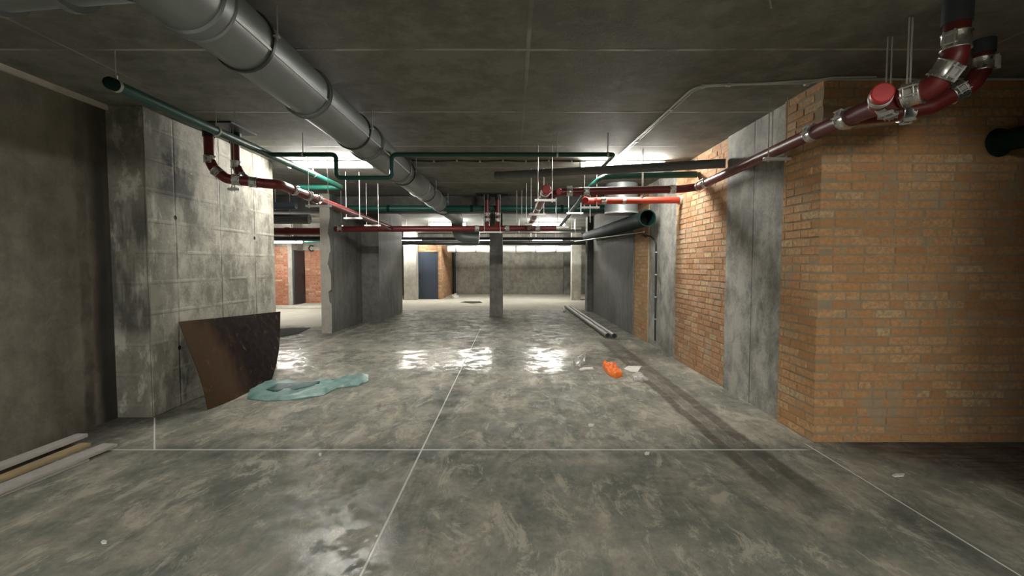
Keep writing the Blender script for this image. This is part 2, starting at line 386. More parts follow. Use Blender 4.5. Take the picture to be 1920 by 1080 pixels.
def hanger(loc, wd, top=3.0, side='x', label='', drop_r=.06, both=True):
    """trapeze: slotted channel below the pipe and threaded rods to the ceiling"""
    x, y, z = loc
    t = thing('pipe_hanger', label, 'hanger', (x, y, z), 'galvanised trapeze hangers under the ceiling pipes')
    bm = nb(); dx = V((1, 0, 0)) if side == 'x' else V((0, 1, 0))
    c = V(loc)
    obox(bm, c, dx, (0, 0, 1), wd+.08, .036, .004); obox(bm, c+V((0, 0, -.012))+dx.cross(V((0, 0, 1)))*.017, dx, (0, 0, 1), wd+.08, .004, .026)
    obox(bm, c+V((0, 0, -.012))-dx.cross(V((0, 0, 1)))*.017, dx, (0, 0, 1), wd+.08, .004, .026)
    obj('channel', bm, M['zinc'], t)
    for s in (-1, 1):
        if not both and s < 0: continue
        q = c+dx*s*wd/2
        bm = nb(); tube(bm, [q+V((0, 0, -.04)), V((q.x, q.y, top))], .005, 6)
        rod = obj('threaded_rod', bm, M['zinc'], t)
        bm = nb(); rings(bm, q+V((0, 0, -.03)), (0, 0, 1), [(0, .011), (.012, .011)], 6); obj('nut', bm, M['zinc'], rod)
        bm = nb(); rings(bm, q+V((0, 0, .004)), (0, 0, 1), [(0, .011), (.012, .011)], 6); obj('nut', bm, M['zinc'], rod)
    return t

# bricks -----------------------------------------------------------------
CH, BL, BW, GAP = .075, .25, .12, .011
def brick_face(bm, p0, u, n, width, z0, z1, depth=.1, start=None, rnd=None, jit=.003, detail=True):
    """real bricks in courses on a face starting at p0, along u, outward normal n"""
    rnd = rnd or random.Random(3); u = V(u); n = V(n); p0 = V(p0)
    k = 0; z = z0
    while z < z1-.02:
        h = min(CH-GAP, z1-z)
        a = start(k) if start else 0.
        first = True
        while a < width-.02:
            L = BL if rnd.random() > .14 else BW
            if first and not start: L = BL*rnd.uniform(.4, 1)
            L = min(L*rnd.uniform(.95, 1.04), width-a)
            if L > .03:
                out = rnd.uniform(-jit, jit)
                if rnd.random() < .04: out = -.0045
                zj = rnd.uniform(-.003, .003); c = p0+u*(a+L/2)+n*(out-depth/2); c.z = z+h/2+zj
                tilt = V((0, 0, 1))+u*rnd.uniform(-.012, .012)
                dd = u+V((0, 0, 1))*rnd.uniform(-.012, .012)
                obox(bm, c, dd, tilt, L-GAP*rnd.uniform(.5, 1.15), depth, h-rnd.uniform(0, .004), .004 if detail else 0)
            a += L; first = False
        z += CH; k += 1

# ------------------------------------------------------------------ setting
def struct(name, parts, mat, **k):
    bm = nb()
    for b in parts: box(bm, *b)
    return obj(name, bm, mat, kind='structure', **k)
struct('floor', [(-13, 7, -7, 25, -.2, 0)], M['floor'])
struct('ceiling', [(-13, 7, -7, 25, 3.0, 3.2)], M['ceiling'])
struct('wall_left', [(-4.3, -3.85, -7, 4.62, 0, 3)], M['wall_left'])
bm = nb(); box(bm, -3.85, -3.82, -6.9, 4.62, 2.955, 3.0)
for v in bm.verts: v.co.x += 0
obj('trim_1', bm, M['grout'], kind='structure')
struct('wall_back', [(-4.3, 7, -7.2, -7, 0, 3)], M['wall_left'])
struct('wall_front', [(-5.6, 4.2, 24.1, 24.4, 0, 3)], M['far'])
struct('wall_far_left', [(-13, -12.8, 4.7, 25, 0, 3)], M['wall_mid'])
struct('wall_left_return', [(-12.8, -4.3, 4.4, 4.7, 0, 3)], M['wall_mid'])
# right wall: concrete panels with brick infill, all one wall
wr = thing('wall_right', 'right wall of concrete panels and brick infill', 'wall', (2.56, 4.5, 0)); del wr['label']; del wr['category']; wr['kind'] = 'structure'
bm = nb(); box(bm, 2.56, 2.9, 4.53, 5.76, 0, 3); obj('concrete_panel', bm, M['wall_right'], wr)
bm = nb(); box(bm, 2.60, 2.9, 7.58, 9.1, 0, 3); obj('concrete_panel', bm, M['wall_right'], wr)
bm = nb(); box(bm, 2.55, 2.9, 10.12, 15.2, 0, 3); obj('concrete_panel', bm, M['wall_mid'], wr)
for (ya, yb, mt, sd) in ((5.765, 7.575, M['brick_side'], 5), (9.105, 10.115, M['brick'], 6)):
    bm = nb(); brick_face(bm, (2.575, ya, 0), (0, 1, 0), (-1, 0, 0), yb-ya, .004, 2.99, .1, rnd=random.Random(sd), detail=ya < 8)
    q = obj('brick_infill', bm, mt, wr)
    bm = nb(); box(bm, 2.581, 2.9, ya, yb, 0, 3); obj('mortar_bed', bm, M['mortar'], q)
struct('wall_right_far', [(3.9, 4.2, 15.2, 24.1, 0, 3)], M['far'])
struct('wall_right_return', [(2.56, 4.2, 15.2, 15.5, 0, 3)], M['wall_mid'])
struct('light_blocker_right', [(3.0, 3.3, -7, 2.2, 0, 3)], M['wall_left'])  # unseen blocker, added to darken the right of the brick front
struct('wall_right_niche', [(6.5, 6.9, -7, 4.0, 0, 3)], M['wall_left'])
# downstand beam crossing the hall
struct('beam', [(-12.8, 2.56, 10.75, 11.15, 2.66, 3.0)], M['beam'])
struct('shadow_beam_near', [(-3.85, 3.0, -1.2, -.9, 2.83, 3.0)], M['beam'])  # unseen beam, added to cast shadow on the upper brick front

# brick pier ---------------------------------------------------------------
PX, PY = 2.53, 3.97
t = thing('brick_pier', 'big orange brick pier with ragged mortar joints, in the right foreground', 'pillar', (PX, PY, 0))
rnd = random.Random(11)
bm = nb()
brick_face(bm, (PX, PY, 0), (1, 0, 0), (0, -1, 0), 3.2, .004, 2.99, BW, start=lambda k: 0 if k % 2 == 0 else BW, rnd=rnd, jit=.004)
brick_face(bm, (PX, PY, 0), (0, 1, 0), (-1, 0, 0), .553, .004, 2.99, BW, start=lambda k: BW if k % 2 == 0 else 0, rnd=rnd, jit=.004)
obj('bricks', bm, M['brick'], t)
bm = nb(); box(bm, PX+.006, 5.73, PY+.006, 4.53, 0, 3); obj('mortar_core', bm, M['mortar'], t)
struct('wall_right_end', [(5.73, 6.6, 4.0, 4.4, 0, 3)], M['wall_left'])

# left concrete pier ---------------------------------------------------------
bm = nb(); box(bm, -4.05, -3.5, 4.62, 7.1, 0, 3.0, .012)
tag(obj('concrete_pier', bm, M['pier'], at=(-3.8, 5.9, 0)), 'pale board-marked concrete pier behind the leaning rusty sheet', 'pillar')
# mid-left wall slab with chipped end and stepped block
def chipped():
    bm = nb(); r = random.Random(2)
    zs = [0, .35, .62, .68, .9, .95, 1.25, 1.45, 1.5, 1.72, 1.78, 2.1, 2.16, 2.5, 3.0]
    cut = {3: .05, 4: .06, 7: .05, 8: .07, 9: .03, 11: .03, 12: .06}
    prev = None
    for i, z in enumerate(zs):
        c = cut.get(i, 0)+r.uniform(0, .006)
        ring = [bm.verts.new(p) for p in ((-4.12, 10.34, z), (-3.9-c, 10.34, z), (-3.9, 10.36+c*1.2, z), (-3.86, 12.6, z), (-4.12, 12.6, z))]
        if prev:
            for k in range(5): bm.faces.new((prev[k], prev[(k+1) % 5], ring[(k+1) % 5], ring[k]))
        else: bm.faces.new(ring[::-1])
        prev = ring
    bm.faces.new(prev); return bm
def slab_extra(n, c, h):
    return n.mix(n.mul(n.step(n.y, 10.345, 10.35, 1, 0), n.step(n.noise(7, 5), .3, .55, .75, 1)), c, (.52, .5, .44)), h  # end face coloured paler than the long sides
M['slab'] = concrete('pale_end_slab_concrete', (.13, .13, .12), (.22, .22, .2), None, (10.5, 1.5), 'y', .4, .45, .35, extra=slab_extra)
tag(obj('concrete_wall_slab', chipped(), M['slab'], at=(-4, 11.5, 0)), 'grey concrete wall slab with chipped pale end, left of the hall', 'wall slab')
bm = nb(); box(bm, -4.0, -3.42, 12.35, 14.95, 0, 3)
tag(obj('concrete_block_wall', bm, M['wall_mid'], at=(-3.7, 13.6, 0)), 'dark stained concrete wall block just past the chipped slab', 'wall slab')
# columns --------------------------------------------------------------------
def column(x0, x1, y0, y1, mat, label, z1=3.0):
    bm = nb(); box(bm, x0, x1, y0, y1, 0, z1, .01)
    return tag(obj('concrete_column', bm, mat, at=((x0+x1)/2, (y0+y1)/2, 0)), label, 'column')
column(-.635, -.265, 13.6, 14.0, M['column'], 'dark square concrete column standing alone in the middle of the hall')
column(2.38, 2.56, 15.2, 15.6, M['column'], 'narrow dark concrete column at the far end of the right wall')
column(2.47, 2.86, 19.85, 20.25, M['pale_column'], 'bright pale concrete column under the foil-wrapped duct')
column(2.55, 2.85, 23.5, 23.85, M['column'], 'slim grey column against the far wall, beside the pale column')
column(-4.5, -3.98, 19.95, 20.4, M['pale_column'], 'bright pale concrete column left of the blue door')
column(-5.6, -5.2, 17.3, 24.1, M['far'], 'long pale concrete wall section left of the pale column at the back')['category'] = 'wall section'

# brick booth with blue door ---------------------------------------------------
t = thing('brick_booth', 'small orange brick booth with a slate blue door at the back', 'booth', (-3.5, 20.43, 0))
bm = nb(); r = random.Random(8)
brick_face(bm, (-4.12, 20.43, 0), (1, 0, 0), (0, -1, 0), .1, .004, 2.3, .1, rnd=r, detail=False)
brick_face(bm, (-3.17, 20.43, 0), (1, 0, 0), (0, -1, 0), .17, .004, 2.3, .1, rnd=r, detail=False)
brick_face(bm, (-4.02, 20.43, 0), (1, 0, 0), (0, -1, 0), .85, 2.02, 2.3, .1, rnd=r, detail=False)
brick_face(bm, (-3.0, 20.44, 0), (0, 1, 0), (1, 0, 0), 3.6, .004, 2.3, .1, rnd=r, detail=False)
obj('bricks', bm, M['brick_side'], t)
bm = nb(); box(bm, -4.12, -4.04, 20.45, 24.05, 0, 2.3); box(bm, -3.14, -3.02, 20.45, 24.05, 0, 2.3); box(bm, -4.04, -3.14, 20.45, 24.05, 2.0, 2.3); box(bm, -4.04, -3.14, 20.7, 24.05, 0, 2.0)
obj('mortar_core', bm, M['mortar'], t)
bm = nb(); box(bm, -4.16, -2.98, 20.4, 24.07, 2.3, 2.36); obj('roof_slab', bm, M['far'], t)
bm = nb()
box(bm, -4.05, -4.01, 20.39, 20.5, 0, 2.01); box(bm, -3.19, -3.15, 20.39, 20.5, 0, 2.01); box(bm, -4.05, -3.15, 20.39, 20.5, 1.97, 2.01)
obj('door_frame', bm, M['door_blue'], t)
bm = nb(); box(bm, -4.01, -3.19, 20.42, 20.46, .01, 1.97, .006); dr = obj('door', bm, M['door_blue'], t)
bm = nb(); box(bm, -3.95, -3.9, 20.405, 20.42, .85, 1.1, .004); tube(bm, [(-3.925, 20.41, 1.0), (-3.925, 20.36, 1.0), (-3.82, 20.36, 1.0)], .011, 8, .02)
obj('door_handle', bm, M['black'], dr)
# brick wall and door in the left aisle ---------------------------------------
t = thing('brick_store_wall', 'red brick storeroom wall with concrete lintel seen through the left opening', 'wall', (-8.5, 16.7, 0))
bm = nb(); r = random.Random(9)
brick_face(bm, (-12.7, 16.7, .07), (1, 0, 0), (0, -1, 0), 4.92, .074, 2.12, .1, rnd=r, detail=False)
brick_face(bm, (-7.6, 17.62, .07), (1, 0, 0), (0, -1, 0), 2.0, .074, 2.0, .1, rnd=r, detail=False)
obj('bricks', bm, M['brick_red'], t)
bm = nb(); box(bm, -12.7, -7.78, 16.715, 17.9, .07, 2.12); box(bm, -7.6, -5.6, 17.635, 17.9, .07, 2.0); obj('mortar_core', bm, M['mortar'], t)
bm = nb(); box(bm, -12.7, -7.64, 16.68, 17.9, 2.12, 3.0); box(bm, -7.78, -7.64, 16.68, 17.9, .07, 2.12); box(bm, -7.64, -5.6, 17.6, 17.9, 2.0, 3.0); obj('concrete_frame', bm, M['far'], t)
bm = nb(); box(bm, -7.64, -7.59, 16.75, 17.55, .08, 1.98, .006); dr = obj('door', bm, M['door_dark'], t)
bm = nb(); box(bm, -7.59, -7.575, 17.4, 17.45, .95, 1.15, .003); tube(bm, [(-7.585, 17.42, 1.05), (-7.54, 17.42, 1.05), (-7.54, 17.32, 1.05)], .01, 8, .015); obj('door_handle', bm, M['black'], dr)
bm = nb(); box(bm, -12.7, -5.6, 16.1, 17.9, 0, .07, .01); tag(obj('curb', bm, M['pale_column'], at=(-9, 16.9, 0)), 'low pale concrete curb in front of the red brick wall', 'curb')
bm = nb()   # the dark letter C painted on the wall
import itertools
cx, cz, yy = -7.32, 1.93+.14, 17.595
prev = None
for k in range(15):
    a = R(45+270*k/14); q = [bm.verts.new((cx+math.cos(a)*rr, y_, cz+math.sin(a)*rr)) for rr in (.075, .125) for y_ in (yy, yy-.004)]
    if prev:
        for i, j in ((0, 1), (1, 3), (3, 2), (2, 0)): bm.faces.new((prev[i], prev[j], q[j], q[i]))
    else: bm.faces.new((q[0], q[1], q[3], q[2]))
    prev = q
bm.faces.new((prev[0], prev[1], prev[3], prev[2]))
tag(obj('painted_letter', bm, M['paint_black']), 'dark letter C painted on the lintel beside the dark door', 'letter')

# ------------------------------------------------------------------ lamps
def lamp_proto(loc, label, L=1.2):
    x, y, z = loc
    t = thing('ceiling_lamp', label, 'lamp', loc, 'white linear ceiling lamps')
    bm = nb(); box(bm, x-L/2-.02, x+L/2+.02, y-.045, y+.045, z+.03, z+.065, .008); obj('housing', bm, M['lamp_body'], t)
    bm = nb(); n_ = 9; prof = [(-.045*math.cos(math.pi*k/(n_-1)), .03-.07*math.sin(math.pi*k/(n_-1))) for k in range(n_)]
    for s, e in zip(prof, prof[1:]):
        pass
    A = [bm.verts.new((x-L/2, y+a, z+b)) for a, b in prof]; B = [bm.verts.new((x+L/2, y+a, z+b)) for a, b in prof]
    for i in range(n_-1): bm.faces.new((A[i], A[i+1], B[i+1], B[i]))
    bm.faces.new(A[::-1]); bm.faces.new(B); bm.faces.new((A[0], B[0], B[-1], A[-1]))
    obj('diffuser', bm, M['lamp'], t)
    for s in (-1, 1):
        bm = nb(); box(bm, x+s*(L/2+.012)-.012, x+s*(L/2+.012)+.012, y-.05, y+.05, z-.045, z+.034, .006); obj('end_cap', bm, M['lamp_body'], t)
    return t
lp = lamp_proto((-2.62, 7.05, 2.935), 'lit ceiling lamp behind the green pipes, left of the big round duct')
dup(lp, (1.6, 7.05, 2.935), 'lit ceiling lamp partly hidden by the long grey pipe, right of the hall')
dup(lp, (.95, -2.6, 2.93), 'ceiling lamp out of frame behind the viewpoint, on the right')
dup(lp, (-.45, -2.6, 2.93), 'ceiling lamp out of frame behind the viewpoint, in the middle')
dup(lp, (-.2, -5.6, 2.93), 'added fill lamp farthest behind the viewpoint, in the middle')  # added lamp out of view, brightens the near floor and pipes
dup(lp, (1.6, -4.6, 2.93), 'added fill lamp farthest behind the viewpoint, on the right')  # second added lamp out of view, for overall brightness
dup(lp, (-2.9, -2.6, 2.93), 'ceiling lamp out of frame behind the viewpoint, on the left')
for (x, lab) in ((-4.3, 'small lit lamp hanging in front of the brick booth with the blue door'),
                 (-1.5, 'far lit lamp above the foil-wrapped duct, left of the middle column'),
                 (1.45, 'far lit lamp above the foil-wrapped duct, right of the middle column')):
    d = dup(lp, (x, 19.75, 2.5), lab)
    ORG[d.name] = V((x, 19.75, 2.5))
    for s in (-.45, .45): bm = nb(); tube(bm, [(x+s, 19.75, 2.56), (x+s, 19.75, 3.0)], .005, 6); obj('hanging_rod', bm, M['zinc'], d)
dup(lp, (-7.2, 15.2, 2.2), 'lit lamp low over the red brick wall in the left aisle')
dup(lp, (-7.2, 12.6, 2.35), 'lit lamp under the dark pipes in the left aisle, nearer one')
dup(lp, (-2.2, 16.6, 2.86), 'added fill lamp high behind the downstand beam, left'); dup(lp, (1.2, 16.6, 2.86), 'added fill lamp high behind the downstand beam, right')  # lamps added to brighten the ceiling past the beam

# ------------------------------------------------------------------ big round duct
DX, DZ, DR = -1.56, 2.80, .172
t = thing('round_duct', 'large galvanised round air duct running along the ceiling', 'duct', (DX, 6, DZ))
def duct_tube(y0, y1, r, mat=M['galv'], nm='duct_section'):
    bm = nb(); rings(bm, (DX, y0, DZ), (0, 1, 0), [(0, r), (.004, r)] + [((y1-y0)*k/6, r) for k in range(1, 7)], 40); return obj(nm, bm, mat, t, True)
ys = [2.42, 3.72, 5.2, 6.65, 8.1, 9.55, 11.0, 13.2]
duct_tube(-3, 2.42, .178)
for a, b in zip(ys, ys[1:]): duct_tube(a, b, DR)
for y in ys[:-1]:
    bm = nb(); wdt = .11 if y < 3 else .05
    rings(bm, (DX, y-wdt/2, DZ), (0, 1, 0), [(0, DR), (0, DR+.014), (.008, DR+.02), (.016, DR+.011), (wdt-.016, DR+.011), (wdt-.008, DR+.02), (wdt, DR+.014), (wdt, DR)], 40)
    obj('joint_collar', bm, M['galv'], t, True)
for y in (2.85, 4.75, 6.9, 8.7, 10.3):
    bm = nb(); rings(bm, (DX, y, DZ), (0, 1, 0), [(0, DR), (0, DR+.013), (.022, DR+.013), (.022, DR)], 36)
    cb = obj('clamp_band', bm, M['galv_dark'], t, True)
    for s in (-1, 1):
        bm = nb(); obox(bm, (DX+s*(DR+.02), y+.011, DZ+.02), (1, 0, 0), (0, 0, 1), .03, .03, .01)
        tube(bm, [(DX+s*(DR+.025), y+.011, DZ), (DX+s*(DR+.025), y+.011, 3.0)], .005, 6)
        obj('clamp_rod', bm, M['zinc'], cb)
# lengthwise seam along the duct's lower right flank; its pale colour paints lamp glint
bm = nb(); a = R(-20)
obox(bm, (DX+math.cos(a)*(DR+.002), 4.6, DZ+math.sin(a)*(DR+.002)), (0, 1, 0), (math.cos(a), 0, math.sin(a)), 4.3, .013, .008); obj('seam_glint', bm, M['lamp_body'], t)
# branch to the left near the camera with rectangular flange
bm = nb(); tube(bm, [(DX-.1, 2.1, DZ), (DX-.5, 2.15, DZ), (DX-.5-.35, 2.2, DZ)], [DR*.98]*3, 32); obj('branch', bm, M['galv'], t, True)
bm = nb()
for x0 in (-1.96, -2.32):
    bm = nb(); rings(bm, (x0, 2.15+(x0+2)*-.1, DZ), (1, -.02, 0), [(0, DR-.01), (0, DR+.02), (.035, DR+.02), (.035, DR-.01)], 36); obj('branch_collar', bm, M['galv'], t, True)

# end: drops and turns right behind the beam
bm = nb(); tube(bm, [(DX, 13.15, DZ), (DX, 13.7, DZ), (DX-.02, 14.0, 2.3), (-.95, 14.0, 2.26)], DR, 28, .25); obj('elbow', bm, M['galv'], t, True)

# ------------------------------------------------------------------ green pipes
t = thing('green_sprinkler_pipe', 'long dark green pipe running along the ceiling above the left pier', 'pipe', (-2.8, 5.6, 2.76))
gx, gz, gr = -2.79, 2.755, .041
bm = nb(); tube(bm, [(gx, 3.42, gz), (gx, 7.95, gz), (gx-.75, 7.95, gz)], gr, 18, .09); obj('main_pipe', bm, M['green'], t, True)
bm = nb(); rings(bm, (gx, 3.36, gz), (0, 1, 0), [(0, .015), (.008, .03), (.025, gr), (.06, gr+.002), (.09, gr+.002)], 18); obj('end_cap', bm, M['dgreen'], t, True)
bm = nb(); tube(bm, [(gx, 5.58, gz), (-2.02, 5.58, gz), (-2.02, 5.58, 2.49), (-1.38, 5.58, 2.49), (-1.38, 5.58, gz), (1.17, 5.58, gz), (1.17, 5.7, gz), (1.17, 6.22, gz)], .026, 14, .06); obj('cross_branch', bm, M['green'], t, True)
for y in (3.45, 4.6, 6.8):
    h = thing('pipe_clip', ['clip and rod holding the near end of the green pipe', 'clip and rod over the green pipe, above the left risers', 'clip and rod on the green pipe in front of the left lamp'][(3.45, 4.6, 6.8).index(y)], 'clip', (gx, y, gz), 'rod clips on the green pipe')
    bm = nb(); rings(bm, (gx, y-.012, gz), (0, 1, 0), [(0, gr), (0, gr+.005), (.024, gr+.005), (.024, gr)], 18); obj('clip_ring', bm, M['conduit'], h, True)
    bm = nb(); tube(bm, [(gx, y, gz+gr), (gx, y, 3.0)], .004, 6); rings(bm, (gx, y, gz+gr), (0, 0, 1), [(0, .012), (.03, .012)], 6); obj('rod', bm, M['zinc'], h)
for x in (-2.4, .52, 1.1):
    h = thing('pipe_clip', 'rod clip on the thin green cross pipe, %s' % {-2.4: 'its left end, by the left lamp', .52: 'mid-span, left of the right lamp', 1.1: 'its right end, over the right lamp'}[x], 'clip', (x, 5.58, gz), 'rod clips on the green pipe')
    bm = nb(); rings(bm, (x-.01, 5.58, gz), (1, 0, 0), [(0, .026), (0, .03), (.02, .03), (.02, .026)], 14); obj('clip_ring', bm, M['zinc'], h, True)
    bm = nb(); tube(bm, [(x, 5.58, gz+.026), (x, 5.58, 3.0)], .005, 6); obj('rod', bm, M['zinc'], h)
# transverse green pipe at the beam
t = thing('green_sprinkler_pipe', 'green pipe crossing the hall just in front of the downstand beam', 'pipe', (0, 10.5, 2.7))
bm = nb(); tube(bm, [(-3.85, 10.45, 2.7), (2.2, 10.45, 2.7)], .062, 18); obj('pipe_run', bm, M['green'], t, True)
for x in (-2.7, -1.6, 1.05, -.9):
    bm = nb(); rings(bm, (x, 10.45, 2.7), (1, 0, 0), [(0, .062), (0, .074), (.06, .074), (.06, .062)], 18); obj('coupling', bm, M['dgreen'], t, True)
# green pipe by the right lamp
t = thing('green_sprinkler_pipe', 'short green pipe bending away above the red cross pipe, right of the hall', 'pipe', (1.9, 6.7, 2.73))
bm = nb(); tube(bm, [(2.55, 6.7, 2.735), (1.28, 6.75, 2.72), (1.2, 7.6, 2.68), (1.25, 12.6, 2.48)], .045, 16, .25); obj('pipe_run', bm, M['green'], t, True)
# stub out of the brick pier
t = thing('green_pipe_stub', 'thick dark green pipe sticking out of the brick pier at the right edge', 'pipe', (3.95, 3.9, 2.47))
bm = nb(); tube(bm, [(3.97, 4.0, 2.49), (3.86, 2.4, 2.44)], .085, 28); obj('pipe_run', bm, M['dgreen'], t, True)
bm = nb(); rings(bm, (3.964, 3.93, 2.488), (0, 1, 0), [(0, .1), (.03, .115), (.035, .085)], 24); obj('mortar_collar', bm, M['dgreen'], t, True)
# large dark green pipe on the right wall far back with galvanised stack
t = thing('green_main_pipe', 'thick dark green pipe along the upper right wall, open end facing us', 'pipe', (2.3, 9, 2.25))
bm = nb(); tube(bm, [(2.33, 8.35, 2.29), (2.3, 14.8, 2.34)], .14, 28, caps=False); obj('pipe_run', bm, M['dgreen'], t, True)
bm = nb(); rings(bm, (2.33, 8.3, 2.29), (0, 1, 0), [(0, .13), (0, .147), (.05, .149), (.05, .14)], 28, caps=False); obj('end_ring', bm, M['dgreen'], t, True)
bm = nb(); rings(bm, (2.33, 8.8, 2.29), (0, 1, 0), [(0, .135), (.01, .135)], 24); obj('open_bore', bm, M['black'], t)
t = thing('ventilation_stack', 'short galvanised round vent stack dropping from the ceiling, right side', 'vent', (2.06, 9, 2.5))
bm = nb(); rings(bm, (2.06, 9.1, 2.445), (0, 0, 1), [(0, .3), (.55, .3)], 36); obj('stack_drum', bm, M['galv'], t, True)
bm = nb(); rings(bm, (2.06, 9.1, 2.44), (0, 0, 1), [(0, .28), (0, .31), (.03, .31), (.03, .3)], 36); obj('rim', bm, M['zinc'], t, True)

# long grey pipe, slightly askew
t = thing('grey_pipe', 'long straight grey pipe slung askew under the ceiling in front of the right lamp', 'pipe', (1, 6.3, 2.75))
bm = nb(); tube(bm, [(-.21, 7.0, 2.775), (2.53, 5.75, 2.69)], .055, 20); obj('pipe_run', bm, M['grey_pipe'], t, True)
bm = nb(); rings(bm, (-.235, 7.012, 2.775), (2.74, -1.25, -.085), [(0, .05), (0, .06), (.09, .06), (.09, .055)], 20); obj('socket', bm, M['grey_pipe'], t, True)

# ------------------------------------------------------------------ red drain pipes
# right-hand assembly
t = thing('red_drain_pipe', 'large red drain pipe with steel couplings rising in two bends at top right', 'pipe', (2.5, 3.6, 2.6))
ra, rb = .056, .047
def seg(pts, r, rad=0., m='red', nm='pipe_section', par=None):
    bm = nb(); tube(bm, pts, r, 22, rad); return obj(nm, bm, M[m], par or t, True)
r1 = [(2.53, 2.8, 2.985), (2.53, 2.8, 2.78), (2.53, 2.8, 2.7), (2.5, 2.85, 2.56), (2.44, 2.93, 2.53), (2.4, 3.02, 2.525), (2.4, 3.3, 2.54), (2.41, 4.0, 2.545), (2.38, 6.22, 2.485)]
rA = .062
def vec(a, b): return tuple(V(b)-V(a))
seg(r1[5:], [rA, rA*.98, .052, .048])
seg([r1[1], (2.53, 2.8, 2.68), (2.48, 2.87, 2.54), r1[5]], rA, .07, nm='riser_bend')
seg([(2.53, 2.8, 2.95), (2.53, 2.8, 2.76)], rA, nm='riser')
coupling((2.53, 2.8, 2.765), (0, 0, 1), rA, t, side=(-1, -.5, 0))
coupling((2.505, 2.835, 2.615), (.35, -.45, .85), rA, t, side=(0, -1, -.2))
coupling((2.43, 2.96, 2.53), (.5, -.85, .06), rA, t, side=(-.7, -.7, 0))
coupling((2.4, 3.12, 2.53), (.35, -.9, .1), rA, t, side=(0, -.2, -1))
bm = nb(); tube(bm, [(2.53, 2.8, 2.86), (2.53, 2.8, 3.0)], rA*1.14, 24); obj('ceiling_sleeve', bm, M['blue_grey'], t, True)
rB = .056
seg([(2.42, 3.5, 2.55), (2.7, 3.45, 2.56), (2.9, 3.38, 2.59), (3.12, 3.32, 2.72), (3.17, 3.3, 2.82), (3.17, 3.3, 2.96)], rB, .09, nm='riser_bend')
coupling((3.04, 3.345, 2.675), (.8, -.2, .5), rB, t, side=(0, -1, .2))
coupling((3.17, 3.3, 2.84), (0, 0, 1), rB, t, side=(.6, -.8, 0))
coupling((2.76, 3.43, 2.565), (1, -.1, .1), rB, t, side=(0, -.3, -1))
bm = nb(); tube(bm, [(3.17, 3.3, 2.91), (3.17, 3.3, 3.0)], rB*1.12, 24); obj('ceiling_sleeve', bm, M['blue_grey'], t, True)
# capped branch facing the camera
bm = nb(); tube(bm, [(2.4, 3.2, 2.535), (2.26, 2.99, 2.535)], rA*.93, 24); obj('branch_stub', bm, M['red'], t, True)
bm = nb(); rings(bm, (2.265, 3.0, 2.535), (-.45, -.88, .05), [(0, rA*.93), (.0, rA*.98), (.04, rA*.98), (.046, rA*.86)], 26); obj('end_cap', bm, M['cap_red'], t, True)
for k in range(3):
    bm = nb(); rings(bm, (2.268+.013*k, 3.005+.02*k, 2.535), (.5, .85, 0), [(0, rA*.93), (0, rA*1.04), (.014, rA*1.04), (.014, rA*.93)], 26)
    obj('ribbed_ring', bm, M['conduit'], t, True)
coupling((2.403, 3.5, 2.542), (0, 1, -.01), .0605, t, side=(-1, 0, .4))
coupling((2.409, 3.9, 2.544), (0, 1, -.01), .055, t, side=(-1, 0, .4))
coupling((2.385, 5.95, 2.492), (0, 1, -.05), .049, t, side=(-1, 0, .4))
coupling((2.38, 6.18, 2.487), (0, 1, -.05), .049, t, side=(1, 0, .2))
# cross run to the left
seg([(2.38, 6.2, 2.485), (2.2, 6.35, 2.48), (.62, 6.4, 2.45)], .05, .1, nm='cross_run')
coupling((2.1, 6.355, 2.478), (1, 0, .01), .05, t, side=(0, -1, 0))
coupling((.98, 6.39, 2.457), (1, 0, .01), .05, t, side=(0, -1, 0))
coupling((.76, 6.396, 2.453), (1, 0, .01), .05, t, side=(0, -.5, 1))
bm = nb(); rings(bm, (.62, 6.34, 2.452), (0, 1, 0), [(0, .036), (.02, .042), (.06, .042)], 20); obj('end_cap', bm, M['cap_red'], t, True)
seg([(.66, 6.4, 2.451), (.45, 6.6, 2.42)], .05)
seg([(.42, 5.9, 2.405), (.36, 10.3, 2.28)], .052, nm='lengthwise_run')
bm = nb(); rings(bm, (.42, 5.86, 2.407), (0, 1, 0), [(0, .048), (.02, .058), (.05, .058)], 24); obj('end_cap', bm, M['cap_red'], t, True)
for y in (6.1, 7.3, 8.6): coupling((.42-.06*(y-5.9)/4.4, y, 2.405-.125*(y-5.9)/4.4), (0, 1, -.03), .052, t, side=(1, 0, .3))

# bright red pipe under it
t = thing('bright_red_pipe', 'bright red pipe with round end cap, coming out of the brick wall', 'pipe', (1.7, 7, 2.45))
seg([(2.57, 7.35, 2.47), (1.16, 7.05, 2.42)], .05, nm='pipe_section', m='bright_red')
bm = nb(); rings(bm, (1.055, 6.95, 2.415), (.2, 1, 0), [(0, .044), (.015, .054), (.06, .054)], 24); obj('end_cap', bm, M['cap_red'], t, True)
seg([(1.07, 6.99, 2.415), (1.2, 7.07, 2.42)], .05, m='bright_red')
coupling((1.33, 7.086, 2.426), (1, .2, .03), .05, t, side=(0, -1, 0))
bm = nb(); rings(bm, (1.62, 7.148, 2.436), (1, .21, .03), [(0, .05), (0, .056), (.05, .056), (.05, .05)], 22); obj('pipe_band', bm, M['conduit'], t, True)
bm = nb(); rings(bm, (2.53, 7.345, 2.47), (1, .2, 0), [(0, .05), (0, .07), (.05, .075), (.05, .05)], 18); obj('wall_collar', bm, M['grout'], t, True)

